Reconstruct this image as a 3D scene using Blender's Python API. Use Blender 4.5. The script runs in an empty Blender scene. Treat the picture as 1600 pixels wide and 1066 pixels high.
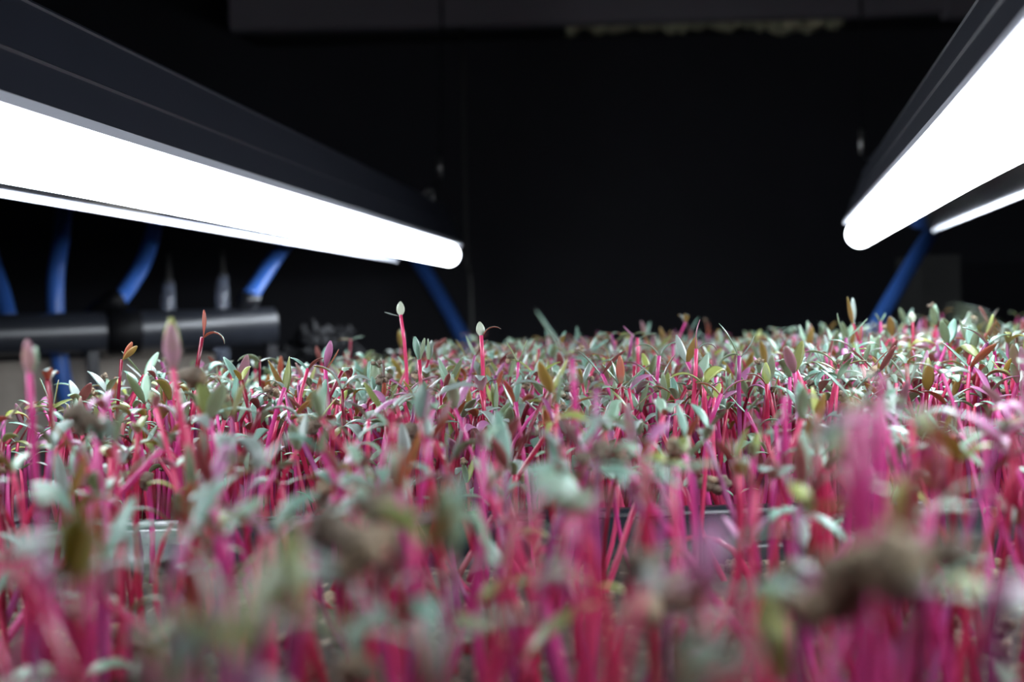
import bpy, math, random
import numpy as np
from mathutils import Vector, Matrix, noise

# ------------------------------------------------------------------ camera, world, exposure
sc = bpy.context.scene
COL = sc.collection
FPX = 2080.0
CAM = Vector((0, 0, 0.12))
PITCH, ROLL = math.radians(1.5), math.radians(1.5)
_f = Vector((0, math.cos(PITCH), -math.sin(PITCH)))
_u0 = Vector((0, math.sin(PITCH), math.cos(PITCH)))
_r0 = Vector((1, 0, 0))
_r = _r0 * math.cos(ROLL) - _u0 * math.sin(ROLL)
_u = _u0 * math.cos(ROLL) + _r0 * math.sin(ROLL)
cd = bpy.data.cameras.new('camera')
cam = bpy.data.objects.new('camera', cd)
COL.objects.link(cam)
M = Matrix((_r, _u, -_f)).transposed().to_4x4()
M.translation = CAM
cam.matrix_world = M
cd.sensor_width = 36.0
cd.lens = FPX / 1600 * 36
cd.clip_start = 0.01
cd.dof.use_dof = True
cd.dof.focus_distance = 0.50
cd.dof.aperture_fstop = 10.6
cd.dof.aperture_blades = 0
sc.camera = cam

w = bpy.data.worlds.new('world')
sc.world = w
w.use_nodes = True
w.node_tree.nodes['Background'].inputs[0].default_value = (0.5, 0.55, 0.75, 1)
w.node_tree.nodes['Background'].inputs[1].default_value = 0.010

sc.view_settings.view_transform = 'Standard'
sc.view_settings.look = 'None'
sc.view_settings.gamma = 1.0
sc.view_settings.use_curve_mapping = False
sc.view_settings.exposure = 0.0
LAMP_STRENGTH = 22.0


def P(px, py, D):
    """the world point at depth D (along +Y) behind a point of the 1600 x 1066 frame"""
    d = _f + _r * ((px - 800) / FPX) - _u * ((py - 533) / FPX)
    return CAM + d * (D / d.y)


def project(pts):
    q = np.asarray(pts, dtype=float) - np.array(CAM)
    z = q @ np.array(_f)
    z = np.where(z < 1e-4, 1e-4, z)
    return 800 + FPX * (q @ np.array(_r)) / z, 533 - FPX * (q @ np.array(_u)) / z, z


rnd = random.Random(7)

# ------------------------------------------------------------------ materials


def new_mat(name):
    m = bpy.data.materials.new(name)
    m.use_nodes = True
    nt = m.node_tree
    return m, nt, nt.nodes['Principled BSDF'], nt.nodes['Material Output']


def plain(name, col, rough=0.5, metal=0.0, spec=0.5, noise_scale=None, noise_amt=0.35, bump=0.0):
    m, nt, b, out = new_mat(name)
    b.inputs['Base Color'].default_value = (*col, 1)
    b.inputs['Roughness'].default_value = rough
    b.inputs['Metallic'].default_value = metal
    b.inputs['Specular IOR Level'].default_value = spec
    if noise_scale:
        tc = nt.nodes.new('ShaderNodeNewGeometry')
        n = nt.nodes.new('ShaderNodeTexNoise')
        n.inputs['Scale'].default_value = noise_scale
        n.inputs['Detail'].default_value = 6
        nt.links.new(tc.outputs['Position'], n.inputs['Vector'])
        mx = nt.nodes.new('ShaderNodeMix')
        mx.data_type = 'RGBA'
        mx.inputs[6].default_value = (*[c * (1 - noise_amt) for c in col], 1)
        mx.inputs[7].default_value = (*[min(1, c * (1 + noise_amt)) for c in col], 1)
        nt.links.new(n.outputs['Fac'], mx.inputs[0])
        nt.links.new(mx.outputs[2], b.inputs['Base Color'])
        if bump:
            bp = nt.nodes.new('ShaderNodeBump')
            bp.inputs['Strength'].default_value = bump
            bp.inputs['Distance'].default_value = 0.002
            nt.links.new(n.outputs['Fac'], bp.inputs['Height'])
            nt.links.new(bp.outputs['Normal'], b.inputs['Normal'])
    return m


def plant_mat(name, col_a, col_b, trans, trans_w, rough=0.38, spec=0.5, scale=220.0):
    """plant tissue: two mottled tones, one tone per leaf or stem too, some light passing through"""
    m, nt, b, out = new_mat(name)
    g = nt.nodes.new('ShaderNodeNewGeometry')
    n = nt.nodes.new('ShaderNodeTexNoise')
    n.inputs['Scale'].default_value = scale
    n.inputs['Detail'].default_value = 3
    nt.links.new(g.outputs['Position'], n.inputs['Vector'])
    ad = nt.nodes.new('ShaderNodeMath')
    ad.operation = 'MULTIPLY_ADD'
    ad.inputs[1].default_value = 0.6
    nt.links.new(g.outputs['Random Per Island'], ad.inputs[0])
    sb = nt.nodes.new('ShaderNodeMath')
    sb.operation = 'MULTIPLY_ADD'
    sb.inputs[1].default_value = 1.1
    sb.inputs[2].default_value = -0.36
    nt.links.new(n.outputs['Fac'], sb.inputs[0])
    nt.links.new(sb.outputs[0], ad.inputs[2])
    cl = nt.nodes.new('ShaderNodeClamp')
    nt.links.new(ad.outputs[0], cl.inputs[0])
    mx = nt.nodes.new('ShaderNodeMix')
    mx.data_type = 'RGBA'
    mx.inputs[6].default_value = (*col_a, 1)
    mx.inputs[7].default_value = (*col_b, 1)
    nt.links.new(cl.outputs[0], mx.inputs[0])
    nt.links.new(mx.outputs[2], b.inputs['Base Color'])
    b.inputs['Roughness'].default_value = rough
    b.inputs['Specular IOR Level'].default_value = spec
    b.inputs['Coat Weight'].default_value = 0.25
    b.inputs['Coat Roughness'].default_value = 0.22
    t = nt.nodes.new('ShaderNodeBsdfTranslucent')
    t.inputs[0].default_value = (*trans, 1)
    ms = nt.nodes.new('ShaderNodeMixShader')
    ms.inputs[0].default_value = trans_w
    nt.links.new(b.outputs[0], ms.inputs[1])
    nt.links.new(t.outputs[0], ms.inputs[2])
    nt.links.new(ms.outputs[0], out.inputs['Surface'])
    return m


STEM_WORD = ['hot pink', 'magenta', 'crimson', 'dark red', 'purple']
STEMS = [
    plant_mat('stem_hot_pink', (0.52, 0.022, 0.08), (0.88, 0.13, 0.32), (0.95, 0.09, 0.26), 0.26, 0.27, scale=110),
    plant_mat('stem_magenta', (0.42, 0.02, 0.14), (0.78, 0.11, 0.42), (0.9, 0.06, 0.38), 0.26, 0.27, scale=110),
    plant_mat('stem_crimson', (0.26, 0.010, 0.035), (0.68, 0.045, 0.14), (0.8, 0.04, 0.12), 0.24, 0.27, scale=110),
    plant_mat('stem_dark_red', (0.11, 0.008, 0.018), (0.36, 0.018, 0.06), (0.5, 0.025, 0.07), 0.2, 0.27, scale=110),
    plant_mat('stem_purple', (0.20, 0.025, 0.12), (0.50, 0.10, 0.32), (0.6, 0.07, 0.33), 0.22, 0.27, scale=110),
]
TOP_WORD = ['pale green', 'blue-green', 'grey-green', 'olive green', 'pinkish purple', 'yellow-green', 'creamy white']
TOPS = [
    plant_mat('leaf_pale_green', (0.28, 0.46, 0.33), (0.40, 0.55, 0.43), (0.40, 0.50, 0.12), 0.22, 0.36),
    plant_mat('leaf_blue_green', (0.17, 0.36, 0.28), (0.30, 0.48, 0.40), (0.32, 0.45, 0.12), 0.22, 0.36),
    plant_mat('leaf_grey_green', (0.24, 0.33, 0.29), (0.38, 0.43, 0.41), (0.36, 0.36, 0.14), 0.22, 0.36),
    plant_mat('leaf_olive_green', (0.16, 0.21, 0.06), (0.30, 0.34, 0.12), (0.50, 0.42, 0.05), 0.30, 0.38),
    plant_mat('leaf_pinkish_purple', (0.40, 0.12, 0.30), (0.58, 0.26, 0.46), (0.7, 0.15, 0.35), 0.25, 0.36),
    plant_mat('leaf_yellow_green', (0.34, 0.42, 0.08), (0.48, 0.52, 0.20), (0.6, 0.6, 0.08), 0.30, 0.38),
    plant_mat('leaf_creamy_white', (0.56, 0.64, 0.50), (0.70, 0.74, 0.62), (0.6, 0.65, 0.4), 0.25, 0.36),
]
UNDS = [
    plant_mat('leaf_underside_wine', (0.20, 0.03, 0.05), (0.40, 0.16, 0.14), (0.55, 0.10, 0.10), 0.30, 0.4),
    plant_mat('leaf_underside_red', (0.36, 0.22, 0.07), (0.58, 0.07, 0.09), (0.75, 0.12, 0.08), 0.32, 0.4),
    plant_mat('leaf_underside_olive', (0.34, 0.30, 0.06), (0.46, 0.20, 0.10), (0.60, 0.42, 0.05), 0.35, 0.4),
    plant_mat('leaf_underside_purple', (0.40, 0.30, 0.14), (0.54, 0.24, 0.44), (0.6, 0.2, 0.4), 0.28, 0.4),
    plant_mat('leaf_underside_green', (0.24, 0.34, 0.20), (0.34, 0.42, 0.30), (0.4, 0.45, 0.12), 0.28, 0.4),
]
HUSKS = [plain('husk_tan', (0.30, 0.22, 0.14), 0.8, noise_scale=700, noise_amt=0.6, bump=0.6),
         plain('husk_brown', (0.16, 0.12, 0.085), 0.8, noise_scale=700, noise_amt=0.6, bump=0.6)]
ALLM = STEMS + TOPS + UNDS + HUSKS
O_STEM, O_TOP, O_UND, O_HUSK = 0, len(STEMS), len(STEMS) + len(TOPS), len(STEMS) + len(TOPS) + len(UNDS)

M_BLACK = plain('black_plastic', (0.012, 0.013, 0.017), 0.28, spec=0.5, noise_scale=60, noise_amt=0.25)
M_PIPE = plain('black_pipe_plastic', (0.016, 0.018, 0.024), 0.34, spec=0.6, noise_scale=60, noise_amt=0.25)
M_TRAY = plain('tray_plastic', (0.014, 0.017, 0.024), 0.25, spec=0.6, noise_scale=90, noise_amt=0.25)
M_HOUSE = plain('lamp_housing_metal', (0.016, 0.018, 0.027), 0.40, metal=0.0, noise_scale=30, noise_amt=0.12)
M_MIRROR = plain('mirror_aluminium', (0.82, 0.84, 0.88), 0.10, metal=1.0)
M_LIP = plain('bright_aluminium_edge', (0.72, 0.74, 0.82), 0.38, metal=0.35)
M_STEEL = plain('dull_steel', (0.35, 0.35, 0.34), 0.4, metal=0.9)
M_HOSE = plain('blue_hose_plastic', (0.05, 0.16, 0.56), 0.32, spec=0.5, noise_scale=40, noise_amt=0.15)
M_WOOD = plain('weathered_wood', (0.30, 0.26, 0.22), 0.8, noise_scale=45, noise_amt=0.4, bump=0.4)
M_ROUGHWOOD = plain('rough_pale_wood', (0.42, 0.40, 0.26), 0.85, noise_scale=55, noise_amt=0.8, bump=0.8)
M_BOARD = plain('dark_grey_board', (0.16, 0.145, 0.165), 0.7, noise_scale=8, noise_amt=0.2)
M_WALL = plain('black_wall', (0.020, 0.020, 0.027), 0.75, noise_scale=6, noise_amt=0.5)
M_SHELF = plain('black_shelf_board', (0.020, 0.020, 0.022), 0.6, noise_scale=15, noise_amt=0.4)
M_PANEL = plain('dim_grey_panel', (0.05, 0.05, 0.048), 0.8, noise_scale=20, noise_amt=0.3)
M_CLOTH = plain('dark_crumpled_plastic', (0.004, 0.004, 0.005), 0.5, spec=0.14, noise_scale=50, noise_amt=0.4, bump=0.5)

m, nt, b, out = new_mat('clear_plastic')
b.inputs['Base Color'].default_value = (0.52, 0.58, 0.72, 1)
b.inputs['Transmission Weight'].default_value = 0.7
b.inputs['Roughness'].default_value = 0.12
b.inputs['IOR'].default_value = 1.45
M_CLEAR = m

m, nt, b, out = new_mat('glowing_tube')
e = nt.nodes.new('ShaderNodeEmission')
e.inputs[0].default_value = (0.86, 0.93, 1.0, 1)
e.inputs[1].default_value = LAMP_STRENGTH
nt.links.new(e.outputs[0], out.inputs['Surface'])
M_TUBE = m

# potting soil: dark, with pale flecks
m, nt, b, out = new_mat('potting_soil')
g = nt.nodes.new('ShaderNodeNewGeometry')
n1 = nt.nodes.new('ShaderNodeTexNoise')
n1.inputs['Scale'].default_value = 260
n1.inputs['Detail'].default_value = 8
v1 = nt.nodes.new('ShaderNodeTexVoronoi')
v1.inputs['Scale'].default_value = 420
nt.links.new(g.outputs['Position'], n1.inputs['Vector'])
nt.links.new(g.outputs['Position'], v1.inputs['Vector'])
cr = nt.nodes.new('ShaderNodeValToRGB')
cr.color_ramp.elements[0].color = (0.012, 0.008, 0.006, 1)
cr.color_ramp.elements[0].position = 0.35
cr.color_ramp.elements[1].color = (0.12, 0.085, 0.06, 1)
cr.color_ramp.elements[1].position = 0.75
nt.links.new(n1.outputs['Fac'], cr.inputs[0])
sx = nt.nodes.new('ShaderNodeSeparateColor')
nt.links.new(v1.outputs['Color'], sx.inputs[0])
gt = nt.nodes.new('ShaderNodeMath')
gt.operation = 'GREATER_THAN'
gt.inputs[1].default_value = 0.93
nt.links.new(sx.outputs[0], gt.inputs[0])
mx = nt.nodes.new('ShaderNodeMix')
mx.data_type = 'RGBA'
mx.inputs[7].default_value = (0.24, 0.19, 0.14, 1)
nt.links.new(gt.outputs[0], mx.inputs[0])
nt.links.new(cr.outputs[0], mx.inputs[6])
nt.links.new(mx.outputs[2], b.inputs['Base Color'])
b.inputs['Roughness'].default_value = 0.85
M_SOIL = m

# ------------------------------------------------------------------ object helpers


def tag(o, label=None, cat=None, group=None, kind=None):
    for k, v in (('label', label), ('category', cat), ('group', group), ('kind', kind)):
        if v:
            o[k] = v
    return o


def empty(name, loc):
    o = bpy.data.objects.new(name, None)
    o.empty_display_size = 0.01
    o.location = loc
    COL.objects.link(o)
    return o


def build(name, verts, faces, mats, parent=None, mat_idx=None, smooth=True, origin=None):
    """verts in world space; stored relative to the top-level root's location"""
    if origin is None:
        origin = Vector((0, 0, 0))
        p = parent
        while p is not None:
            origin = origin + p.location
            p = p.parent
    v = np.asarray(verts, dtype=float) - np.array(origin)
    me = bpy.data.meshes.new(name)
    me.from_pydata([tuple(x) for x in v], [], [tuple(int(i) for i in f) for f in faces])
    for mt in (mats if isinstance(mats, (list, tuple)) else [mats]):
        me.materials.append(mt)
    if mat_idx is not None:
        me.polygons.foreach_set('material_index', np.asarray(mat_idx, dtype=np.int32))
    me.polygons.foreach_set('use_smooth', np.full(len(me.polygons), smooth, dtype=bool))
    me.update()
    o = bpy.data.objects.new(name, me)
    if parent is not None:
        o.parent = parent
    else:
        o.location = origin
    COL.objects.link(o)
    return o


class MB:
    def __init__(self):
        self.v, self.f = [], []

    def add(self, v, f):
        k = len(self.v)
        self.v += [tuple(x) for x in v]
        self.f += [tuple(i + k for i in q) for q in f]
        return self

    def box(self, lo, hi):
        x0, y0, z0 = lo
        x1, y1, z1 = hi
        return self.add([(x0, y0, z0), (x1, y0, z0), (x1, y1, z0), (x0, y1, z0), (x0, y0, z1), (x1, y0, z1), (x1, y1, z1), (x0, y1, z1)],
                        [(0, 3, 2, 1), (4, 5, 6, 7), (0, 1, 5, 4), (1, 2, 6, 5), (2, 3, 7, 6), (3, 0, 4, 7)])

    def tube(self, pts, r, seg=12):
        v, f = tube(pts, r, seg)
        return self.add(v, f)

    def build(self, name, mat, parent=None, smooth=False, origin=None):
        return build(name, self.v, self.f, mat, parent, None, smooth, origin)


def tube(pts, r, seg=8):
    pts = np.asarray([tuple(p) for p in pts], dtype=float)
    n = len(pts)
    r = np.broadcast_to(np.asarray(r, dtype=float), (n,))
    t = np.gradient(pts, axis=0)
    t /= np.linalg.norm(t, axis=1)[:, None] + 1e-12
    ref = np.array([0.31, 0.95, 0.05]) if abs(t[0][1]) < 0.8 else np.array([0.9, 0.1, 0.3])
    a = np.cross(t[0], ref)
    a /= np.linalg.norm(a)
    vs = []
    ang = np.arange(seg) * 2 * math.pi / seg
    for i in range(n):
        a = a - t[i] * (a @ t[i])
        a /= np.linalg.norm(a) + 1e-12
        bb = np.cross(t[i], a)
        vs.append(pts[i] + r[i] * (np.cos(ang)[:, None] * a + np.sin(ang)[:, None] * bb))
    v = np.concatenate(vs)
    f = []
    for i in range(n - 1):
        for k in range(seg):
            k2 = (k + 1) % seg
            f.append((i * seg + k, i * seg + k2, (i + 1) * seg + k2, (i + 1) * seg + k))
    f.append(tuple(range(seg - 1, -1, -1)))
    f.append(tuple(range((n - 1) * seg, n * seg)))
    return v, f


def smooth_path(ctrl, n=24):
    """Catmull-Rom through the control points"""
    c = [Vector(p) for p in ctrl]
    c = [c[0] * 2 - c[1]] + c + [c[-1] * 2 - c[-2]]
    out = []
    m = len(c) - 3
    for i in range(n + 1):
        s = i / n * m
        k = min(int(s), m - 1)
        t = s - k
        p0, p1, p2, p3 = c[k:k + 4]
        out.append(0.5 * ((2 * p1) + (p2 - p0) * t + (2 * p0 - 5 * p1 + 4 * p2 - p3) * t * t + (3 * p1 - p0 - 3 * p2 + p3) * t ** 3))
    return out


def extrude(profile, A, B, ux, uy, closed=True):
    """sweep a 2-D outline (in metres along ux, uy) from A to B"""
    k = len(profile)
    v = [A + ux * p + uy * q for p, q in profile] + [B + ux * p + uy * q for p, q in profile]
    f = [(i, (i + 1) % k, (i + 1) % k + k, i + k) for i in range(k if closed else k - 1)]
    if closed:
        f += [tuple(range(k - 1, -1, -1)), tuple(range(k, 2 * k))]
    return v, f


# ------------------------------------------------------------------ the setting
WALL_Y = 1.95
b_ = MB().box((-2.2, WALL_Y, -0.6), (2.2, WALL_Y + 0.05, 1.3))
tag(b_.build('wall_back', M_WALL), kind='structure')
b_ = MB().box((-2.2, -0.6, 1.25), (2.2, WALL_Y, 1.3))
tag(b_.build('ceiling', M_WALL), kind='structure')
b_ = MB().box((-2.2, -0.6, -0.65), (2.2, WALL_Y, -0.6))
tag(b_.build('floor', M_WALL), kind='structure')

# the growing shelf that carries trays, rail and crate, on legs
root = empty('growing_shelf', (0, 0.8, -0.6))
tag(root, 'black growing shelf under the trays of pink seedlings', 'shelf')
MB().box((-1.1, -0.25, -0.03), (1.1, 1.75, 0.0)).build('shelf_board', M_SHELF, root)
for lx in (-1.05, 1.05):
    for ly in (-0.2, 1.7):
        MB().box((lx - 0.02, ly - 0.02, -0.6), (lx + 0.02, ly + 0.02, -0.03)).build('leg', M_SHELF, root)

# overhead shelf: three grey front boards hung side by side
Zb = P(700, 44, 1.70).z
Xa, Xb, Xc, Xd = P(360, 30, 1.7).x, P(690, 30, 1.7).x, P(1348, 30, 1.7).x, P(1478, 30, 1.7).x


def tilt_board(name, px0, py0, px1, py1, D, h, th, mat, parent):
    a, c = P(px0, py0, D), P(px1, py1, D)
    v = []
    for y in (D, D + th):
        v += [(a.x, y, a.z), (c.x, y, c.z), (c.x, y, c.z + h), (a.x, y, a.z + h)]
    return build(name, v, [(0, 1, 2, 3), (5, 4, 7, 6), (0, 4, 5, 1), (3, 2, 6, 7), (0, 3, 7, 4), (1, 5, 6, 2)], mat, parent, None, False)


root = empty('overhead_shelf', (P(690, 40, 1.7).x, 1.72, P(690, 40, 1.7).z))
tag(root, 'dark grey overhead shelf of butted boards spanning the top of the photo', 'shelf')
tilt_board('front_board', 359, 46, 688, 40, 1.70, 0.16, 0.03, M_BOARD, root)
tilt_board('front_board', 693, 40, 1343, 22, 1.70, 0.16, 0.03, M_BOARD, root)
tilt_board('front_board', 1349, 22, 1480, 15, 1.70, 0.16, 0.03, M_BOARD, root)
tilt_board('front_board', 1482, 24, 1640, 21, 1.69, 0.16, 0.03, M_BOARD, root)
a, c = P(359, 46, 1.75), P(1640, 10, 1.75)
v = []
for y in (1.731, WALL_Y):
    v += [(a.x, y, a.z + .015), (c.x, y, c.z + .015), (c.x, y, c.z + .035), (a.x, y, a.z + .035)]
build('shelf_board', v, [(0, 1, 2, 3), (5, 4, 7, 6), (0, 4, 5, 1), (3, 2, 6, 7), (0, 3, 7, 4), (1, 5, 6, 2)], M_SHELF, root, None, False)

# the rough pale slat showing beneath the boards
nx = 46
top, bot = [], []
r2 = random.Random(3)
v, f = [], []
for i in range(nx + 1):
    px = 885 + (1318 - 885) * i / nx
    y0 = 27 + (1318 - px) * 0.012
    hh = 10 + 14 * noise.noise((i * 0.45, 1.3, 0)) + r2.uniform(-3, 3)
    a, c = P(px, y0 - 12, 1.735), P(px, y0 + hh, 1.735)
    dz = r2.uniform(-0.003, 0.003)
    v += [(a.x, 1.735 + dz, a.z), (a.x, 1.735 + dz, c.z), (a.x, 1.775, c.z), (a.x, 1.775, a.z)]
for i in range(nx):
    for k in range(4):
        k2 = (k + 1) % 4
        f.append((i * 4 + k, i * 4 + k2, i * 4 + 4 + k2, i * 4 + 4 + k))
f += [(3, 2, 1, 0), (nx * 4, nx * 4 + 1, nx * 4 + 2, nx * 4 + 3)]
o = build('splintered_slat', v, f, M_ROUGHWOOD, None, None, False)
tag(o, 'rough pale splintered wood slat just under the overhead shelf, right of centre', 'slat')

# ------------------------------------------------------------------ fluorescent lamps


def lamp(far, near, side, label, wire_px, wing):
    """far / near: axis of the glass tube; side -1: the reflector wing opens to the left, +1: to the right"""
    far, near = Vector(far), Vector(near)
    ax = (near - far).normalized()
    wv = Vector((0, 0, 1)).cross(ax)
    wv = wv.normalized()
    if wv.x * side < 0:
        wv = -wv
    up = wv.cross(ax)
    if up.z < 0:
        up = -up
    ph = math.radians(20)
    u = wv * math.cos(ph) - up * math.sin(ph)
    vv = up * math.cos(ph) + wv * math.sin(ph)
    root = empty('fluorescent_lamp', far)
    tag(root, label, 'lamp', 'fluorescent lamps over the trays')
    mm = 0.001
    A, B = far - ax * 0.012, near
    pr = [(-13, 15.6), (-14.6, 9.5), (-15.6, 9.5), (-15.6, 26.8), (-16.5, 27.6), (-15.6, 28.4), (-14.6, 29.8), (-14.6, 52.5), (-15.4, 53.2), (-14.6, 54.4), (-13, 55.6), (-12.4, 57.5), (-10, 58), (10, 58),
          (12.4, 57.5), (13, 55.6), (14.6, 54.6), (14.6, 52.5), (14.6, 29.6), (15.6, 28), (15.6, 15.6)]
    v, f = extrude([(p * mm, q * mm) for p, q in pr], A, B, u, vv)
    build('housing', v, f, M_HOUSE, root, None, False)
    # reflector: a folded mirror sheet over the tube with one wide wing
    path = [(-14.4, 5.6), (-12.6, 14.6), (13, 15.2), (57.6, wing + 2.6)]
    off = [(-13.6, 5.4), (-11.9, 13.9), (13, 14.4), (57.5, wing + 1.8)]
    v, f = extrude([(p * mm, q * mm) for p, q in path + off[::-1]], A + ax * .004, B, u, vv)
    refl = build('reflector', v, f, M_MIRROR, root, None, False)
    v, f = extrude([(p * mm, q * mm) for p, q in [(-16.2, 9.6), (-16.2, 5.0), (-13.6, 5.0), (-13.6, 5.9), (-15.4, 5.9), (-15.4, 9.6)]], A + ax * .004, B, u, vv)
    tag(build('near_lip', v, f, M_LIP, refl, None, False), 'pale folded edge')
    v, f = extrude([(p * mm, q * mm) for p, q in [(57.2, wing + 3.3), (58.4, wing + 3.3), (59.2, wing), (58.2, wing - .2)]], A + ax * .006, B, u, vv)
    tag(build('outer_lip', v, f, M_LIP, refl, None, False), 'bright folded outer edge')
    # tube with a rounded end
    L = (near - far).length
    pts, rad = [], []
    for k in range(7):
        th = k / 6 * math.pi / 2
        pts.append(far + ax * (0.009 * (1 - math.sin(th)) if k else 0.009 * 0.0) if False else far + ax * (0.009 * (1 - math.cos(th))))
        rad.append(0.0118 * (0.15 + 0.85 * math.sin(th)))
    for k in range(1, 13):
        pts.append(far + ax * (0.009 + (L - 0.018) * k / 12))
        rad.append(0.0118)
    v, f = tube(pts, rad, 28)
    tag(build('glass_tube', v, f, M_TUBE, root), 'glowing white glass tube')
    # lamp holder behind the tube end, black end cap of the housing
    so = far - ax * 0.012
    v, f = extrude([(p * mm, q * mm) for p, q in [(-9, -7), (9, -7), (11, -3), (11, 15), (-11, 15), (-11, -3)]], so - ax * .007, so + ax * .010, u, vv)
    build('lamp_holder', v, f, M_BLACK, root, None, False)
    v, f = extrude([(p * mm * 1.02, q * mm) for p, q in [(-16, 9.5), (-16, 29), (-15, 53), (-13, 58.5), (13, 58.5), (15, 53), (16, 29), (16, 12)]], A - ax * .004, A - ax * .0002, u, vv)
    build('end_cap', v, f, M_BLACK, root, None, False)
    # hanging wire with a hook, up to the overhead boards
    h0 = far + ax * 0.02 + vv * 0.0585
    h1 = P(*wire_px[0])
    hook = smooth_path([h0 - u * .004, h0 + Vector((0, 0, .010)) - u * .006, h0 + Vector((0, 0, .018)), h0 + Vector((0, 0, .010)) + u * .006, h0 + u * .003], 14)
    v, f = tube(hook, 0.0014, 8)
    build('hook', v, f, M_STEEL, root)
    v, f = tube(smooth_path([h0 + Vector((0, 0, .018)), h1, P(*wire_px[1])], 10), 0.0012, 8)
    build('suspension_wire', v, f, M_BLACK, root)
    MB().tube([h1 - Vector((0, 0, .012)), h1 + Vector((0, 0, .012))], 0.0030, 8).build('wire_clamp', M_STEEL, root, True)
    return root


LF, LN = P(703, 399, 1.50), P(0, 229, 0.44)
LN = LF + (LN - LF) * 1.28
lamp(LF, LN, -1, 'long black fluorescent lamp glowing white, on the left above the black pipe', [(687, 262, 1.55), (690, -40, 1.66)], 15.6)
RF, RN = P(1343, 366, 1.17), P(1600, 177, 0.37)
RN = RF + (RN - RF) * 1.37
lamp(RF, RN, 1, 'long black fluorescent lamp glowing white, on the right with mirrored wing', [(1347, 222, 1.35), (1346, -40, 1.66)], 20.6)

# ------------------------------------------------------------------ trays


def rrect(x0, x1, y0, y1, r, z, n=6):
    pts = []
    for cx, cy, a0 in ((x1 - r, y1 - r, 0), (x0 + r, y1 - r, 90), (x0 + r, y0 + r, 180), (x1 - r, y0 + r, 270)):
        for k in range(n + 1):
            a = math.radians(a0 + 90 * k / n)
            pts.append((cx + r * math.cos(a), cy + r * math.sin(a), z))
    return pts


SOIL_Z = 0.036
TRAYS = [(-0.27, 0.33, 0.075, 0.438), (-0.205, 0.395, 0.452, 0.815), (-0.165, 0.435, 0.829, 1.192)]
TRAY_TAG = ['black plastic tray nearest the camera, its seedlings blurred', 'black plastic tray in the middle, its front lip catching white light', 'black plastic tray furthest back under the lamp ends']


def tray(i):
    x0, x1, y0, y1 = TRAYS[i]
    root = empty('seedling_tray', ((x0 + x1) / 2, (y0 + y1) / 2, 0))
    tag(root, TRAY_TAG[i], 'tray', 'seedling trays on the shelf')
    rings = [(0.012, 0.0), (0.011, 0.001), (0.0035, 0.043), (0.0005, 0.0435), (0.0, 0.044), (0.0, 0.0485), (0.001, 0.0495), (0.0035, 0.0500), (0.0048, 0.0493), (0.0055, 0.046), (0.0075, 0.0445),
             (0.0080, 0.0425), (0.0100, 0.0415), (0.0105, 0.040), (0.016, 0.004)]
    v, f = [], []
    for ins, z in rings:
        v += rrect(x0 + ins, x1 - ins, y0 + ins, y1 - ins, 0.022 - ins * 0.5, z)
    k = len(v) // len(rings)
    for a in range(len(rings) - 1):
        for j in range(k):
            j2 = (j + 1) % k
            f.append((a * k + j, a * k + j2, (a + 1) * k + j2, (a + 1) * k + j))
    f.append(tuple(range(k - 1, -1, -1)))
    f.append(tuple(range((len(rings) - 1) * k, len(rings) * k)))
    o = build('tray_body', v, f, M_TRAY, root, None, True)
    md = o.modifiers.new('bevel', 'EDGE_SPLIT')
    md.split_angle = math.radians(50)
    # soil: a rough height field filling the tray
    nx, ny = 150, 90
    ins = 0.0125
    v, f = [], []
    for b2 in range(ny + 1):
        for a2 in range(nx + 1):
            x = x0 + ins + (x1 - x0 - 2 * ins) * a2 / nx
            y = y0 + ins + (y1 - y0 - 2 * ins) * b2 / ny
            z = SOIL_Z + 0.0035 * noise.noise((x * 40, y * 40, i)) + 0.003 * noise.noise((x * 170, y * 170, 3 + i)) + 0.0012 * noise.noise((x * 420, y * 420, 5))
            v.append((x, y, z))
    for b2 in range(ny):
        for a2 in range(nx):
            q = b2 * (nx + 1) + a2
            f.append((q, q + 1, q + nx + 2, q + nx + 1))
    # closed underside
    kb = len(v)
    v += [(x0 + ins, y0 + ins, 0.03), (x1 - ins, y0 + ins, 0.03), (x1 - ins, y1 - ins, 0.03), (x0 + ins, y1 - ins, 0.03)]
    f.append((kb + 3, kb + 2, kb + 1, kb))
    so = build('potting_soil', v, f, M_SOIL, None, None, True)
    tag(so, ['crumbly dark soil filling the tray nearest the camera', 'crumbly dark soil filling the middle tray behind the white lip', 'crumbly dark soil filling the tray furthest back'][i], 'soil', kind='stuff')


for i in range(3):
    tray(i)

# ------------------------------------------------------------------ icosphere lumps (husks, crumbs)
import bmesh
bm = bmesh.new()
bmesh.ops.create_icosphere(bm, subdivisions=2, radius=1)
ICO_V = np.array([v.co[:] for v in bm.verts])
ICO_F = [tuple(v.index for v in fc.verts) for fc in bm.faces]
bm.free()
LUMPS = []
for s in range(6):
    d = np.array([1 + 0.55 * noise.noise(Vector(p) * 1.7 + Vector((s * 7, 0, 0))) + 0.35 * noise.noise(Vector(p) * 4.1 + Vector((0, s * 5, 0))) for p in ICO_V])
    LUMPS.append(ICO_V * d[:, None])


def lump(c, r, s, rng):
    e = Matrix.Rotation(rng.uniform(0, 6.28), 3, 'Z') @ Matrix.Rotation(rng.uniform(0, 6.28), 3, 'X')
    sc_ = np.array([rng.uniform(.8, 1.25), rng.uniform(.7, 1.1), rng.uniform(.7, 1.0)]) * r
    return (LUMPS[s % 6] * sc_) @ np.array(e).T + np.array(c)


# ------------------------------------------------------------------ seedlings


class Part:
    __slots__ = ('name', 'v', 'f', 'm', 'label')

    def __init__(s, name, v, f, m, label=None):
        s.name, s.v, s.f, s.m, s.label = name, v, f, m, label


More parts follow.
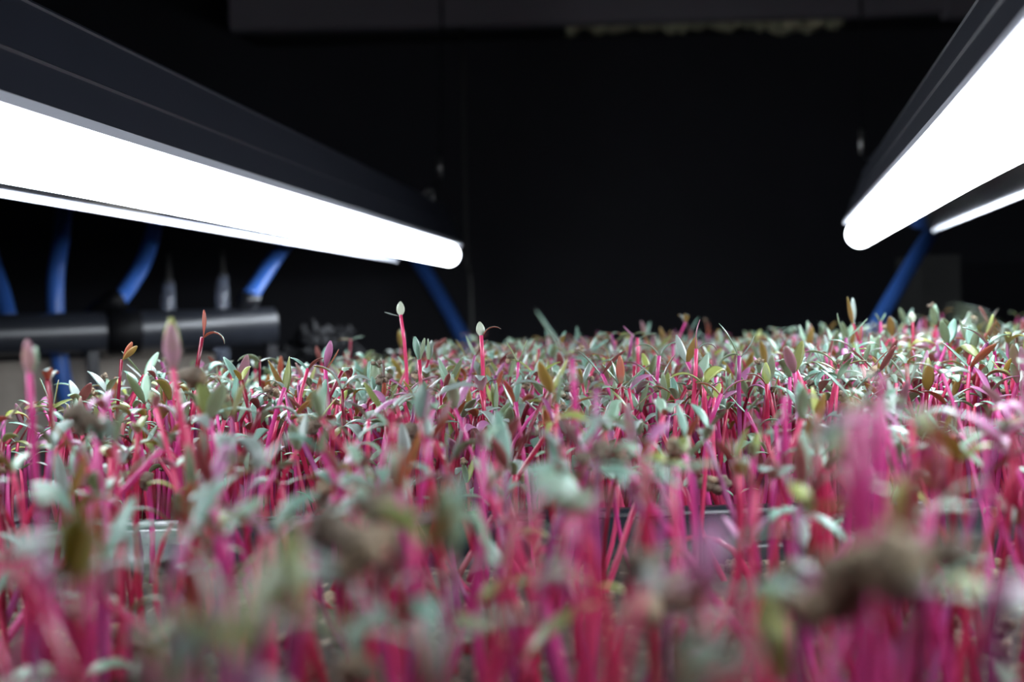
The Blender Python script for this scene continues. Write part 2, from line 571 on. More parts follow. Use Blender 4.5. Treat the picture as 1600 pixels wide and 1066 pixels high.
def leaf(base, az, e0, droop, L, W, mt, mu, res=1, roll=0.0, fold=0.35):
    """a fleshy seed leaf: narrow stalk end, spatulate blade, upper and lower skin; droop in radians along its length"""
    n = 9 if res else 6
    s = np.linspace(0, 1, n)
    th = e0 - droop * s ** 1.3
    h = np.array([math.cos(az), math.sin(az), 0.0])
    z = np.array([0, 0, 1.0])
    d = np.cos(th)[:, None] * h + np.sin(th)[:, None] * z
    nn = -np.sin(th)[:, None] * h + np.cos(th)[:, None] * z
    step = L / (n - 1)
    p = np.concatenate([[np.zeros(3)], np.cumsum((d[:-1] + d[1:]) / 2 * step, axis=0)]) + np.array(base)
    side = np.cross(d, nn)
    cr_, sr_ = math.cos(roll), math.sin(roll)
    rs = s ** 0.7
    cc, ss = np.cos(roll * rs)[:, None], np.sin(roll * rs)[:, None]
    side, nn = side * cc + nn * ss, nn * cc - side * ss
    wd = W * 0.5 * (0.16 + 0.84 * np.sin(np.clip((s - 0.05) / 0.95, 0, 1) ** 0.85 * math.pi) ** 0.75)
    wd[-1] = W * 0.10
    wd[0] = W * 0.12
    tk = 0.10 * W + 0.00012
    if res:
        prof = [(-1, 0.10 * 0 + fold * .45, 0), (-.5, .55, 0), (0, .62 - fold * .5, 0), (.5, .55, 0), (1, fold * .45, 0), (.5, -.45, 1), (0, -.75, 1), (-.5, -.45, 1)]
        mats = [0, 0, 0, 0, 1, 1, 1, 1]
    else:
        prof = [(-1, .2, 0), (0, .55, 0), (1, .2, 0), (0, -.65, 1)]
        mats = [0, 0, 1, 1]
    k = len(prof)
    v = np.concatenate([[p[i] + side[i] * wd[i] * a + nn[i] * tk * c * min(1, 2.2 * wd[i] / W + .15) for a, c, _ in prof] for i in range(n)])
    f, m_ = [], []
    for i in range(n - 1):
        for j in range(k):
            j2 = (j + 1) % k
            f.append((i * k + j, i * k + j2, (i + 1) * k + j2, (i + 1) * k + j))
            m_.append(O_TOP + mt if mats[j] == 0 else O_UND + mu)
    f.append(tuple(range(k - 1, -1, -1)))
    m_.append(O_UND + mu)
    f.append(tuple(range((n - 1) * k, n * k)))
    m_.append(O_TOP + mt)
    return Part('leaf', v, f, m_), p[-1]


def stem_part(base, top, bend, r, ms, res=1, lean_top=None):
    n = 8 if res else 5
    seg = 8 if res else 5
    base, top = Vector(base), Vector(top)
    mid = (base + top) / 2 + Vector(bend)
    pts = []
    for i in range(n):
        t = i / (n - 1)
        pts.append(base * (1 - t) ** 2 + mid * 2 * t * (1 - t) + top * t * t)
    rad = r * np.linspace(1.08, 0.86, n)
    v, f = tube(pts, rad, seg)
    return Part('stem', v, f, [O_STEM + ms] * len(f))


class Seedling:
    def __init__(s):
        s.parts, s.ms, s.kind, s.mt, s.husk, s.label, s.hero = [], 0, '', 0, False, None, False


def soil_z(x, y):
    for i, (x0, x1, y0, y1) in enumerate(TRAYS):
        if y0 <= y <= y1:
            return SOIL_Z + 0.0035 * noise.noise((x * 40, y * 40, i)) + 0.003 * noise.noise((x * 170, y * 170, 3 + i))
    return SOIL_Z


def make(base, top, bend, r, ms, kind, leaves, husk, res, rng):
    """leaves: list of (az, e0, droop, L, W, mt, mu, roll)"""
    s = Seedling()
    s.base, s.top, s.ms, s.kind, s.mt = Vector(base), Vector(top), ms, kind, (leaves[0][5] if leaves else 0)
    s.parts.append(stem_part(base, top, bend, r, ms, res))
    tip = None
    for lf in leaves:
        az = lf[0]
        bp = Vector(top) + Vector((math.cos(az), math.sin(az), 0)) * r * 0.3 - Vector((0, 0, r * 0.8))
        pt, tp = leaf(bp, az, lf[1], lf[2], lf[3], lf[4], lf[5], lf[6], res, lf[7])
        s.parts.append(pt)
        tip = tp if tip is None else tip
    if husk and tip is not None:
        hr = husk if isinstance(husk, float) else rng.uniform(0.0016, 0.0032) if base[1] < .44 else rng.uniform(.0012, .0022)
        hm = rng.randrange(2)
        hv, hf, hmi = [], [], []
        for q in range(5 if res else 2):
            off = Vector((rng.gauss(0, 1), rng.gauss(0, 1), rng.gauss(0, .8))) * hr * .55
            hf += [tuple(i + len(ICO_V) * q for i in fc) for fc in ICO_F]
            hv.append(lump(Vector(tip) + off, hr * rng.uniform(.45, .8), rng.randrange(6), rng))
            hmi += [O_HUSK + (hm if rng.random() < .7 else 1 - hm)] * len(ICO_F)
        s.parts.append(Part('seed_husk', np.concatenate(hv), hf, hmi))
        s.husk = True
    return s


def pick(rng, ws):
    t = rng.random() * sum(ws)
    for i, q in enumerate(ws):
        t -= q
        if t <= 0:
            return i
    return len(ws) - 1


def random_seedling(x, y, h, rng, res):
    ms = pick(rng, [3.2, 3.2, 2.2, 2.2, 2.6] if y < .36 else [3, 2.8, 3, 2.2, 1.8])
    bz = soil_z(x, y) - 0.003
    la = rng.uniform(0, 6.283)
    lean = abs(rng.gauss(0, 0.28 if y < .44 else .19)) * h
    top = Vector((x + math.cos(la) * lean, y + math.sin(la) * lean, bz + h))
    ba = rng.uniform(0, 6.283)
    bend = Vector((math.cos(ba), math.sin(ba), 0)) * abs(rng.gauss(0, 0.19)) * h
    r = rng.uniform(0.00062, 0.00100)
    az = rng.uniform(0, 6.283)
    mt = pick(rng, [4, 4, 3.5, 1.6, 1.2, 0.8])
    mu = pick(rng, [1.5, 1.1, 1.5, 1.5, 3.6])
    L = rng.uniform(0.0080, 0.0148)
    W = L * rng.uniform(0.23, 0.35)
    k = pick(rng, [46, 24, 5, 15, 10])
    kind = ['spread', 'vee', 'upright', 'nodding', 'arched'][k]
    e = {0: rng.uniform(.5, 1.0), 1: rng.uniform(.8, 1.25), 2: rng.uniform(1.42, 1.6), 3: rng.uniform(.6, 1.1), 4: rng.uniform(1.0, 1.4)}[k]
    dr = {0: rng.uniform(.7, 1.7), 1: rng.uniform(-.1, .45), 2: rng.uniform(-.12, .15), 3: rng.uniform(1.8, 2.8), 4: rng.uniform(1.6, 2.5)}[k]
    opp = math.pi + rng.gauss(0, 0.3)
    if k == 3:
        opp = rng.gauss(0.5, 0.3)
    lv = []
    for q in range(2):
        lv.append((az + opp * q, e + rng.gauss(0, .12), dr * rng.uniform(.75, 1.2), L * rng.uniform(.88, 1.08), W * rng.uniform(.9, 1.1), mt, mu, rng.gauss(0, .35)))
    husk = rng.random() < (0.6 if k == 3 else 0.15 if k in (2, 4) else 0.04) * (1.3 if y < .44 else .8)
    return make((x, y, bz), top, bend, r, ms, kind, lv, husk, res, rng)


plants = []


def hero(px, py, D, ms, leaves, label, foot=(0, 0), bend=(0, 0, 0), r=0.0009, kind='hero', husk=False):
    """px, py, D: where the leaves meet the stem; foot: how far the root stands from below it (m)"""
    top = P(px, py, D)
    x, y = top.x + foot[0], top.y + foot[1]
    b2 = (x, y, soil_z(x, y) - 0.003)
    s = make(b2, top, bend, r, ms, kind, leaves, husk, 1, random.Random(int(px * 7 + py)))
    s.hero, s.label = True, label
    plants.append(s)
    return s


R_, L_, AW, TO = 0.0, math.pi, math.pi / 2, -math.pi / 2     # leaf azimuths: right, left, away, towards
# (az, e0, droop, L, W, top, under, roll)
hero(626, 492, .55, 0, [(AW, 1.5, 0, .0062, .0034, 6, 4, 0), (L_, .25, -.1, .0066, .0013, 2, 3, 0.6)], 'tallest seedling, white bud on bright pink stem, against the dark below the left lamp end', (-.004, .004), (.007, 0, .006), .00085)
hero(752, 524, .52, 0, [(AW + .3, 1.35, .1, .0062, .0036, 6, 4, 0), (R_, 1.2, 1.9, .0095, .0024, 2, 1, 0.1)], 'pink-stemmed seedling with a round white bud and curled leaf beside the blue hose', (-.002, .01), (.002, 0, 0))
hero(316, 527, .50, 3, [(R_ + .4, 1.4, -.25, .0110, .0030, 4, 1, 1.1), (R_ - .3, .85, 2.5, .0125, .0034, 0, 1, .4)], 'dark red leaning seedling with one upright leaf and one arching over', (-.006, .003), (-.006, 0, 0), .0009)
hero(270, 575, .31, 0, [(AW, 1.62, .05, .0125, .0042, 5, 3, 0.1), (TO, 1.55, 0.02, .0110, .0042, 3, 3, 0)], 'blurred seedling of closed purple leaves standing tall before the black pipe', (.008, .004), (0, 0, 0), .0009)
hero(46, 582, .30, 1, [(TO, 1.55, .03, .0082, .0030, 5, 3, 0), (AW - .5, 1.3, .0, .0066, .0034, 0, 4, 0)], 'blurred pink and yellow closed-leaf seedling at the left edge before the pipe', (0, .004), (0, 0, 0))
hero(190, 562, .50, 3, [(R_, .80, .1, .0080, .0030, 3, 2, 1.2), (R_ + .3, 1.05, -.05, .0080, .0030, 5, 1, 1.3)], 'small green-orange bud on a thin crimson stem just below the black pipe', (-.008, .01), (-.002, 0, 0), .0007)
hero(893, 558, .31, 1, [(L_ + .1, .98, -.02, .0140, .0030, 1, 4, .3), (R_, .6, 1.2, .010, .0034, 1, 0, 0)], 'blurred seedling with one long blue-green blade pointing up left, middle skyline', (.004, .01), (0, 0, 0))
hero(1088, 545, .50, 0, [(L_, 1.55, -.42, .0118, .0024, 4, 0, .2), (R_, 1.0, 2.4, .0098, .0026, 1, 3, 0)], 'tall pink seedling with a thin hooked pinkish leaf reaching up, right of centre', (-.012, .004), (.005, 0, 0), .0009)
hero(1155, 556, .50, 4, [(L_, 1.25, -.9 + 1.3, .0150, .0030, 1, 4, .2), (R_, .75, -.5, .0098, .0028, 2, 4, 0)], 'purple-stemmed seedling with a long curved blue-green leaf swept left', (.002, .004), (-.002, 0, 0))
hero(1426, 503, .66, 2, [(AW, 1.4, .1, .0058, .0042, 6, 4, 0), (L_, 1.3, .2, .004, .0025, 0, 4, 0)], 'little white bud on a straight red stem under the right lamp', (0, 0), (0, 0, 0), .0009)
hero(1322, 528, .60, 4, [(L_, 1.15, -.3, .0125, .0032, 0, 4, .1), (R_, .72, -.1, .0130, .0030, 0, 4, 0), ], 'pale green seedling open in a wide vee left of the right blue hose', (0, .004))
hero(1376, 502, .72, 1, [(L_, 1.2, .2, .0055, .0042, 1, 4, 0), (R_, 1.2, .2, .0055, .0038, 0, 4, 0)], 'stubby green bud at the foot of the right blue hose', (0, 0))
hero(1541, 520, .66, 2, [(R_ + .3, 1.15, -.1, .0105, .0034, 5, 4, 0), (L_, .2, .3, .010, .0030, 0, 4, 0)], 'seedling with one upright yellow-green leaf near the right edge skyline', (0, 0))
hero(996, 528, .66, 0, [(L_, .75, -.1, .0095, .0024, 4, 0, .4), (R_, .55, .6, .0095, .0028, 1, 4, 0)], 'straight pink seedling with one dark and one green leaf, centre-right skyline', (0, .002), (0, 0, 0), .0009)
hero(1030, 556, .56, 1, [(L_, 1.3, 1.9, .0125, .0026, 1, 4, 0), (R_, 1.25, 1.6, .0125, .0028, 1, 4, 0)], 'seedling whose two slim green leaves arch like a fountain, centre-right', (-.004, .002), (-.002, 0, 0))
hero(655, 562, .50, 2, [(L_, 1.45, .0, .0095, .0036, 1, 4, 1.2), (R_, 1.35, 0, .0090, .0026, 2, 4, 1.0)], 'dark green seedling with leaves held upright right of the tallest white-budded one', (.002, .004))
hero(508, 575, .49, 1, [(L_, 1.85, .1, .0110, .0038, 4, 3, 1.2), (R_, .9, -.2, .0090, .0028, 3, 1, 0)], 'seedling with a pointed purple leaf upright, left of centre below the lamp', (.003, .004))
hero(1605, 556, .17, 1, [(L_, .9, .6, .0115, .0060, 0, 4, 0), (R_, .6, .6, .012, .006, 0, 4, 0)], 'large pale out-of-focus seedling cut by the right edge of the photo', (.004, .006))
hero(1330, 640, .16, 1, [(R_, .75, -.1, .0125, .0044, 3, 2, .5), (L_, -.6, .5, .0060, .0062, 0, 3, .3)], 'big out-of-focus seedling with an olive-brown leaf rising right, right of centre', (.003, .006), (0, 0, 0), .0012)
hero(1375, 588, .24, 1, [(L_, .5, .9, .0085, .0050, 0, 4, .2), (R_, .4, .6, .0075, .0048, 0, 4, 0)], 'blurred pale green blob-like seedling behind the olive-brown leaf', (.002, .006))
hero(617, 975, .19, 0, [(L_, 1.15, -.1, .0085, .0032, 2, 3, 0), (R_, .85, -.1, .0085, .0042, 1, 4, .2)], 'blurred blue-green vee of two leaves low in the middle of the near tray', (.0, .006))
hero(120, 905, .14, 2, [(AW, 1.55, 0, .0085, .0052, 3, 2, 0), (R_, 1.3, .1, .0080, .004, 3, 2, 0)], 'blurred olive green leaf blade low on the left in the near tray', (.0, .006))
hero(80, 900, .16, 1, [(L_, 1.2, .1, .0045, .0050, 4, 3, 0), (R_, .8, .8, .0045, .0050, 4, 3, 0)], 'blurred pale purple seedling head at the lower left', (-.001, .005))
hero(1550, 915, .125, 4, [(L_, .3, .5, .0048, .0044, 0, 3, 0), (R_, .5, .8, .0048, .0046, 4, 3, 0)], 'blurred lilac seedling on a thick purple stem at the lower right', (.001, .004), (0, 0, 0), .0012)
hero(812, 800, .17, 0, [(L_, 1.2, .2, .0080, .004, 2, 3, 0), (R_, .9, .6, .0080, .0042, 2, 0, 0)], 'thick out-of-focus pink stem slanting down left through the photo centre', (-.012, .002), (-.001, 0, 0), .0012)
hero(1360, 640, .15, 1, [(R_, .3, 1.1, .0075, .0046, 2, 3, 0), (L_, .3, 1.2, .0068, .0046, 4, 3, 0)], 'thick out-of-focus pink stem standing upright, right of centre', (-.0035, .003), (0, 0, 0), .0013)
hero(852, 850, .31, 0, [(R_, .9, 1.6, .0090, .003, 2, 0, 0), (L_, .9, 1.6, .008, .003, 2, 0, 0)], 'bright pink nearly sharp stem just right of the photo centre, low down', (-.006, .0), (.0015, 0, 0), .0010)
hero(1046, 850, .385, 0, [(L_, .4, 1.0, .0075, .0024, 2, 3, 0), (L_ + .7, .6, 1.2, .007, .0024, 2, 3, 0)], 'sharp bright pink stem fallen over to the right in the near tray', (.0235, -.004), (.009, 0, .017), .0009)
hero(42, 850, .30, 0, [(L_, .8, 1.0, .009, .003, 1, 3, 0), (R_, .9, 1.2, .009, .003, 1, 3, 0)], 'upright bright pink stem close to the left edge, low down', (-.001, 0), (0, 0, 0), .0011)
hero(262, 905, .21, 1, [(L_, .9, 1.0, .008, .0035, 2, 3, 0), (R_, .9, 1.2, .008, .0035, 4, 3, 0)], 'pink stem leaning steeply right in the lower left of the photo', (.010, 0), (0, 0, 0), .0011)
hero(940, 660, .46, 0, [(L_, .8, 1.0, .009, .003, 1, 3, 0), (R_, 1.3, .2, .009, .003, 2, 3, 0)], 'magenta stem leaning right with bluish leaves, centre behind the tray lip', (.010, 0), (0, 0, 0), .0010)
hero(548, 530, .86, 3, [(R_, .5, .6, .0085, .0040, 1, 4, 0), (L_, .4, .9, .008, .0032, 3, 0, 0)], 'lone green leaf head standing in the dark gap left of the tallest seedling', (-.006, 0), (0, 0, 0), .0008)
hero(1198, 600, .50, 2, [(AW, 1.5, 0, .0088, .0034, 5, 4, 0.2), (L_, 1.2, 1.5, .0095, .0035, 1, 1, 0)], 'seedling with an upright lime leaf and a drooping red one, right of centre', (.001, .004))
hero(1225, 620, .34, 1, [(L_, 1.05, -.05, .0110, .0034, 0, 4, .1), (R_, .4, 1.0, .010, .0034, 2, 0, 0)], 'blurred pale blue-green blade pointing up left, behind the olive-brown leaf', (.002, .004))
hero(150, 770, .30, 2, [(L_, .25, .5, .0165, .0036, 0, 4, 0), (R_, .6, -.1, .0185, .0038, 1, 4, 0)], 'blurred seedling spreading long pale green leaves wide, left side', (0, .006))
hero(610, 640, .30, 2, [(L_, .1, .9, .0075, .0036, 1, 4, 0), (R_, .9, .2, .0080, .0036, 1, 4, 0)], 'blurred pink-stemmed seedling with stubby blue-green leaves left of centre', (.002, .004), (0, 0, 0), .0011)
hero(660, 655, .31, 2, [(AW, 1.5, .1, .0095, .0045, 1, 3, 0.4), (R_, 1.35, .0, .0110, .0044, 4, 3, 0)], 'blurred crimson-stemmed seedling with upright purple leaf, left of centre', (.006, .002), (0, 0, 0), .0012)

hero(1425, 915, .130, 3, [(AW, .8, .4, .0040, .0040, 2, 3, 0), (TO, .6, .6, .005, .004, 2, 3, 0)], 'very blurred seedling carrying a big dark clump of soil, lower right', (.002, .004), (0, 0, 0), .0010, husk=.0052)
hero(545, 900, .165, 3, [(AW, .9, .4, .0035, .0036, 3, 3, 0), (L_, .6, .9, .008, .004, 2, 3, 0)], 'blurred seedling topped by a tan clump, low and left of centre', (.002, .004), (0, 0, 0), .0010, husk=.0042)
hero(600, 815, .20, 2, [(AW, .9, .4, .0035, .0036, 3, 3, 0), (R_, .6, .9, .008, .004, 3, 2, 0)], 'blurred seedling with a brown clump above an olive leaf, left of centre', (.002, .004), (0, 0, 0), .0009, husk=.0040)
hero(1060, 960, .21, 2, [(AW, .9, .4, .0035, .0036, 2, 3, 0), (R_, .4, .9, .009, .004, 2, 3, 0)], 'short blurred seedling under a rough grey-tan clump, low and right of centre', (.001, .004), (0, 0, 0), .0009, husk=.0044)
hero(1010, 735, .23, 2, [(L_, .5, .9, .0100, .0052, 1, 4, 0), (R_, .4, .7, .0090, .0050, 0, 4, 0)], 'blurred seedling with two broad blue-green leaves, right of centre', (.001, .004), (0, 0, 0), .0009)

# thin spots in the near tray, through which a seedling or the tray lip further back is seen
THIN = [(935, 1185, 785, 845, .40), (1050, 1175, 855, 985, .345), (335, 390, 790, 850, .43), (470, 500, 800, 840, .43), (575, 675, 905, 1000, .182), (815, 875, 830, 990, .30), (1315, 1395, 660, 1060, .142),
        (705, 835, 800, 1066, .162), (85, 155, 800, 960, .132), (25, 62, 850, 1000, .29), (265, 325, 900, 1040, .20), (1380, 1480, 860, 1000, .122), (1515, 1590, 900, 1066, .118),
        (940, 1075, 690, 780, .222), (1500, 1600, 765, 800, .43)]


def in_thin_spot(x, y, h):
    for a, c, d, e, dm in THIN:
        if y < dm:
            qx, qy, _z = project([(x, y, SOIL_Z + t) for t in np.linspace(0.0, h + .004, 8)])
            if ((qx > a) & (qx < c) & (qy > d) & (qy < e)).any():
                return True
    return False


# fields of ordinary seedlings
DENS = [6600, 13000, 10500]      # per square metre
rngp = random.Random(21)


def height(x, y, i):
    h = 0.0505 + 0.006 * noise.noise((x * 9, y * 9, 2.2 + i)) + rngp.gauss(0, 0.0058)
    if i == 1:
        left = max(0, min(1, (-0.05 - x) / 0.14))
        h -= 0.006 * left * (y - 0.45) / 0.36 * 2
    if i == 0:
        h = min(h, 0.058 if y < 0.3 else 0.064)
    if i == 2:
        h -= 0.008 + (0.008 if x < -0.06 else 0)
    if i == 1:
        h -= 0.003
    h += 0.005 * max(0, min(1, (x - 0.08 * (y / .5)) / 0.10))
    if rngp.random() < 0.035:
        h += rngp.uniform(0.004, 0.012)
    if rngp.random() < 0.22:
        h -= rngp.uniform(0.01, 0.028)
    return max(0.018, h)


for i, (x0, x1, y0, y1) in enumerate(TRAYS):
    n = int((x1 - x0) * (y1 - y0) * DENS[i])
    for _ in range(n):
        x, y = rngp.uniform(x0 + .018, x1 - .018), rngp.uniform(y0 + .018, y1 - .018)
        if i == 0 and (y < 0.25 and rngp.random() < 0.3 or y > 0.33 and rngp.random() < 0.38):
            continue
        h = height(x, y, i)
        if abs(x) > 0.3846 * y + 0.13:
            continue
        if y < 0.105:
            continue
        if i == 0 and in_thin_spot(x, y, h) and rngp.random() < 0.62:
            continue
        plants.append(random_seedling(x, y, h, rngp, 1 if y < 0.8 else 0))

# which ones show most: a coarse depth buffer over the frame
GW, GH = 320, 213
zbuf = np.full((GH, GW), 1e9)
owner = np.full((GH, GW), -1, dtype=int)
fx, fy, fz, fid, fs = [], [], [], [], []
for k, s in enumerate(plants):
    for p in s.parts:
        v = np.asarray(p.v)
        fv = np.array([v[list(q)].mean(axis=0) for q in p.f])
        x, y, z = project(fv)
        ext = np.linalg.norm(v[[q[0] for q in p.f]] - v[[q[2] for q in p.f]], axis=1) if len(p.f) else 0
        fx.append(x), fy.append(y), fz.append(z), fid.append(np.full(len(x), k)), fs.append(ext * FPX / z)
fx, fy, fz, fid, fs = map(np.concatenate, (fx, fy, fz, fid, fs))
gx, gy, gr = fx / 5, fy / 5, fs / 5 / 2
ok = (gx > -2) & (gx < GW + 2) & (gy > -2) & (gy < GH + 2)
order = np.argsort(-fz[ok])
for x, y, r_, k in zip(gx[ok][order], gy[ok][order], gr[ok][order], fid[ok][order]):
    a, c = max(0, int(x - r_)), min(GW, int(x + r_) + 1)
    d, e2 = max(0, int(y - r_)), min(GH, int(y + r_) + 1)
    owner[d:e2, a:c] = k
cnt = np.bincount(owner[owner >= 0].ravel(), minlength=len(plants)).astype(float)
for k, s in enumerate(plants):
    if s.hero:
        cnt[k] += 1e6
chosen = set(np.argsort(-cnt)[:300].tolist())

# labels for the ones built one by one
ZX = [(100, 'left edge'), (230, 'far left'), (380, 'left'), (520, 'left of centre'), (660, 'just left of centre'), (800, 'centre-left'), (940, 'centre-right'),
      (1080, 'just right of centre'), (1220, 'right of centre'), (1370, 'right'), (1500, 'far right'), (9999, 'right edge')]
KW = {'spread': 'spread {} leaves', 'vee': 'vee of {} leaves', 'upright': 'upright {} leaves', 'nodding': 'nodding {} head', 'arched': 'arching {} leaves'}


def auto_label(s):
    x, y, z = [float(q[0]) for q in project([s.top])]
    zx = next(t for lim, t in ZX if x < lim)
    D = s.top.y
    row = 'in foreground' if D < .2 else 'low in near tray' if D < .3 else 'in near tray' if D < .38 else 'before the tray lip' if D < .445 else 'behind the tray lip' if D < .56 else 'in middle tray' if D < .82 else 'in far tray'
    soft = 'very blurred' if D < .2 else 'blurred' if D < .34 else 'sharp' if D < .65 else 'soft'
    t = f"{soft} {STEM_WORD[s.ms].replace(' ', '-')} seedling: {KW.get(s.kind, '{} leaves').format(TOP_WORD[s.mt].replace(' ', '-'))}{', husk-tipped' if s.husk else ''}, {row}, {zx}"
    return t


def mesh_part(p, root):
    used = sorted(set(p.m))
    return build(p.name, p.v, p.f, [ALLM[u] for u in used], root, [used.index(q) for q in p.m], True)


bylab = {}
sv, sf, sm, sk = [], [], [], 0
for k, s in enumerate(plants):
    if k in chosen:
        root = empty('seedling', s.base)
        lab = s.label or auto_label(s)
        bylab.setdefault(lab, []).append((s, root))
        tag(root, lab, 'seedling', 'pink-stemmed seedlings in the trays')
        for p in s.parts:
            mesh_part(p, root)
    else:
        for p in s.parts:
            v = np.asarray(p.v)
            sv.append(v)
            sf += [tuple(q + sk for q in fc) for fc in p.f]
            sm += p.m
            sk += len(v)
# two that look alike in one place: told apart by which stands further left
for lab, ls in bylab.items():
    if len(ls) == 2:
        ls.sort(key=lambda t: float(project([t[0].top])[0][0]))
        if len(lab.split()) <= 13:
            ls[0][1]['label'] = lab + ', left of two'
            ls[1][1]['label'] = lab + ', right of two'
o = build('seedlings', np.concatenate(sv), sf, ALLM, None, sm, True)
tag(o, 'dense mass of remaining pink-stemmed green-leaved seedlings filling the trays', 'seedlings', kind='stuff')

# crumbs and cast-off husks on the soil
rc = random.Random(5)
cv, cf, cm, ck = [], [], [], 0
for i, (x0, x1, y0, y1) in enumerate(TRAYS[:2]):
    for _ in range(1500):
        x, y = rc.uniform(x0 + .015, x1 - .015), rc.uniform(y0 + .015, y1 - .015)
        if abs(x) > 0.3846 * y + 0.1:
            continue
        r = rc.uniform(.0007, .0024)
        v = lump((x, y, soil_z(x, y) + r * .3), r, rc.randrange(6), rc)
        cv.append(v)
        cf += [tuple(q + ck for q in fc) for fc in ICO_F]
        cm += [rc.randrange(2)] * len(ICO_F)
        ck += len(v)
o = build('soil_crumbs', np.concatenate(cv), cf, HUSKS, None, cm, True)
tag(o, 'tan and brown crumbs and seed husks scattered over the soil', 'crumbs', kind='stuff')

# ------------------------------------------------------------------ rail, pipe, hoses behind on the left
PD = 1.22
TA = math.tan(math.radians(24))
XP = P(170, 530, PD).x
AXIS = Vector((math.cos(math.radians(24)), math.sin(math.radians(24)), 0))
NORM = Vector((-AXIS.y, AXIS.x, 0))


def on_pipe(x, off=0.0, z=0.0):
    """a point above the pipe's line on the shelf; off: behind it"""
    return Vector((x, PD + TA * (x - XP), z)) + NORM * off


def rail_box(mb, xa, xb, o0, o1, z0, z1):
    q = [on_pipe(xa, o0), on_pipe(xb, o0), on_pipe(xb, o1), on_pipe(xa, o1)]
    v = [(p.x, p.y, z0) for p in q] + [(p.x, p.y, z1) for p in q]
    mb.add(v, [(0, 3, 2, 1), (4, 5, 6, 7), (0, 1, 5, 4), (1, 2, 6, 5), (2, 3, 7, 6), (3, 0, 4, 7)])
    return mb


XL, XR = -0.78, P(345, 568, 1.25).x
zt = P(90, 561, 1.17).z
rail = rail_box(MB(), XL, XR, .038, .085, 0.0, zt - .003)
o = rail.build('wooden_rail', M_WOOD, None, False)
tag(o, 'weathered beige wooden rail low behind the black pipe on the left', 'rail')

pr = 0.0188
pz = zt + pr + .0032
root = empty('irrigation_pipe', on_pipe(XL, 0, zt))
tag(root, 'thick black plastic pipe on short posts in front of the wooden rail, left', 'pipe')
pe = P(428, 530, 1.28).x
v, f = tube([on_pipe(XL, 0, pz), on_pipe((XL + pe) / 2, 0, pz), on_pipe(pe, 0, pz)], pr, 32)
build('pipe_body', v, f, M_PIPE, root)
cx = P(172, 500, PD).x
v, f = tube([on_pipe(cx + d, 0, pz) for d in (-.004, -.002, .022, .024)], [pr + .0005, pr + .003, pr + .003, pr + .0005], 32)
build('clamp_band', v, f, M_CLOTH, root)
FIT = on_pipe(cx, 0, pz + pr)
v, f = tube([FIT + Vector((-.022, .004, -.003)), FIT + Vector((-.010, 0, .004)), FIT + Vector((.004, -.003, .009)), FIT + Vector((.010, 0, .013))], [.006, .0075, .0105, .0112], 12)
build('hose_fitting', v, f, M_CLOTH, root)
cx2 = P(385, 500, 1.27).x
FIT2 = on_pipe(cx2, 0, pz + pr)
v, f = tube([FIT2 + Vector((-.004, 0, -.002)), FIT2 + Vector((.002, 0, .008)), FIT2 + Vector((.004, 0, .014))], [.011, .011, .0115], 12)
build('hose_fitting', v, f, M_BLACK, root)
sx_ = P(137, 570, PD - .02).x
for sx in (sx_, sx_ - .22, sx_ + .15):
    rail_box(MB(), sx - .0042, sx + .0042, -.012, .012, 0.0, pz - pr + .0015).build('support_post', M_BLACK, root)
# thin beige batten behind the pipe top
bat = rail_box(MB(), P(207, 490, PD + .06).x, P(335, 490, PD + .1).x, .0865, .100, 0.0, P(260, 490, PD + .08).z)
tag(bat.build('wooden_batten', M_WOOD, None), 'thin upright wooden batten behind the black pipe, its top edge showing', 'batten')


def hose(ctrl, label, r=0.0078):
    pts = smooth_path(ctrl, 40)
    v, f = tube(pts, r, 16)
    o = build('blue_hose', v, f, M_HOSE, None, None, True, origin=Vector(ctrl[0]))
    tag(o, label, 'hose', 'blue hoses behind the trays')
    return o


def wallp(px, py):
    q = P(px, py, WALL_Y - .012)
    return q


hose([P(14, 497, PD + .035), P(2, 452, PD + .05), P(-16, 395, PD + .08), P(-30, 300, PD + .2), wallp(-30, 200)], 'blue hose bent away at the far left edge above the black pipe')
hose([on_pipe(P(116, 660, 1.2).x, .0272, .012), on_pipe(P(103, 600, 1.2).x, .0272, .055), on_pipe(P(94, 540, 1.2).x, .0275, .094), on_pipe(P(90, 440, 1.2).x, .030, P(90, 440, 1.2).z), P(96, 370, PD + .04), P(104, 300, PD + .2), wallp(120, 190)], 'blue hose rising straight behind the black pipe, second from left')
hose([FIT + Vector((.008, 0, .010)), P(200, 450, PD + .02), P(226, 405, PD + .05), P(242, 345, PD + .1), P(246, 270, PD + .3), wallp(250, 200)], 'blue hose curving up right from the fitting on the black pipe')
hose([FIT2 + Vector((.004, 0, .012)), P(402, 445, PD + .07), P(432, 400, PD + .11), P(470, 350, PD + .22), P(500, 310, PD + .45), wallp(520, 285)], 'dim blue hose leaning right at the far end of the black pipe')
hose([P(775, 620, 1.78), P(725, 530, 1.80), P(692, 470, 1.82), P(655, 410, 1.84), P(612, 350, 1.87), wallp(575, 320)], 'blue hose leaning left below the end of the left lamp', .0098)
hose([P(1330, 580, 1.32), P(1372, 502, 1.34), P(1408, 440, 1.36), P(1446, 378, 1.42), P(1490, 320, 1.6), wallp(1520, 290)], 'blue hose leaning right below the end of the right lamp')


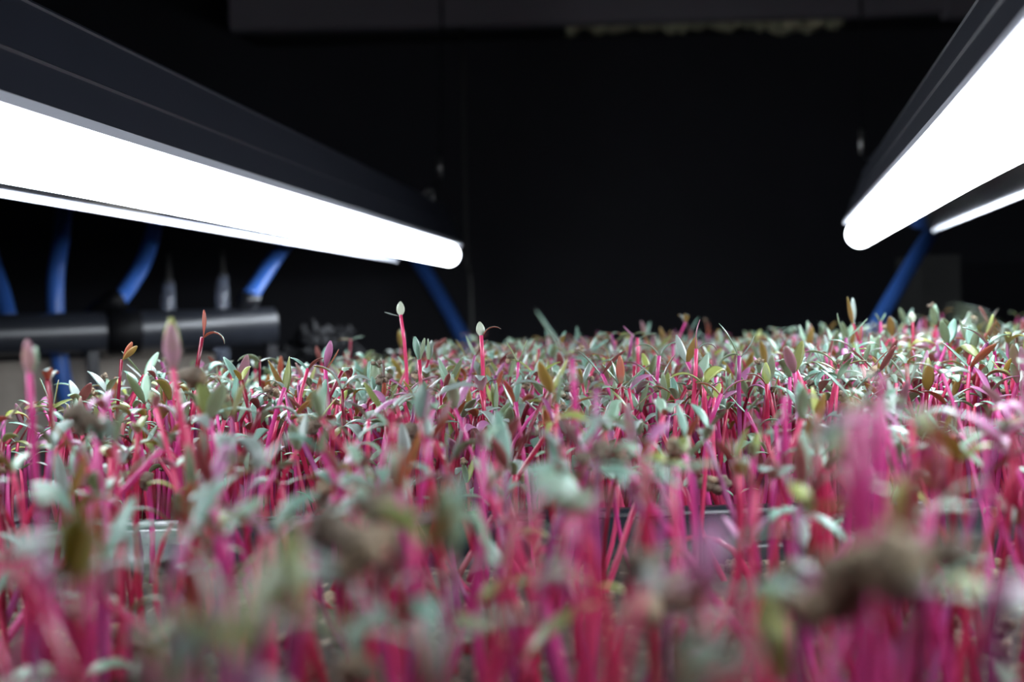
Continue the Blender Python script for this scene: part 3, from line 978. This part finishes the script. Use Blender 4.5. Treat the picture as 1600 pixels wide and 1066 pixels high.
# clear plastic dripper stakes standing behind the pipe
def stake(px, top, bot, D, label):
    a, c = P(px, bot, D), P(px + 2, top, D)
    root = empty('clear_stake', (a.x, a.y, 0.0))
    tag(root, label, 'tube', 'clear plastic tubes behind the pipe')
    v, f = tube([(a.x, a.y, 0.0), a, a * .3 + c * .7, c], [.0078, .0078, .0074, .0055], 14)
    build('clear_tube', v, f, M_CLEAR, root)
    v, f = tube([c - Vector((0, 0, .004)), c + Vector((0, 0, .006)), c + Vector((0, 0, .03))], [.005, .003, .0015], 10)
    build('tip', v, f, M_PANEL, root)


stake(262, 440, 530, PD + .19, 'short clear plastic tube glinting behind the pipe, left one')
stake(346, 430, 530, PD + .22, 'short clear plastic tube glinting behind the pipe, right one')

# crumpled black plastic heap at the end of the pipe
g = P(452, 545, 1.25)
nv, nf, k = [], [], 0
bm = bmesh.new()
bmesh.ops.create_icosphere(bm, subdivisions=5, radius=1)
for q in bm.verts:
    p = q.co.copy()
    d = .95 + .28 * noise.noise(p * 2.1) + .30 * abs(noise.noise(p * 5.7)) + .22 * abs(noise.noise(p * 13.3))
    q.co = Vector((p.x * .050 * d, p.y * .05 * d, max(0, .045 + p.z * .054 * d)))
bm.faces.ensure_lookup_table()
v = [tuple(q.co + Vector((g.x + .012, 1.36, 0))) for q in bm.verts]
f = [tuple(q.index for q in fc.verts) for fc in bm.faces]
bm.free()
o = build('crumpled_sheet', v, f, M_CLOTH, None, None, False)
tag(o, 'crumpled black plastic sheet heaped at the right end of the pipe', 'plastic sheet')

# dim things at the back right
a, c = P(1440, 520, 1.6), P(1500, 398, 1.6)
o = MB().box((a.x, 1.60, 0), (c.x, 1.70, c.z)).build('storage_box', M_PANEL)
tag(o, 'dim grey box standing in the dark behind the right blue hose', 'box')
a = P(738, 424, 1.62)
v, f = tube(smooth_path([P(736, 640, 1.62), P(737, 480, 1.62), P(733, 420, 1.62), P(728, 380, 1.6), P(722, 36, 1.715)], 16), .0022, 8)
o = build('hanging_cord', v, f, M_PANEL)
tag(o, 'thin dim cord hanging in the dark right of the left lamp end', 'cord')
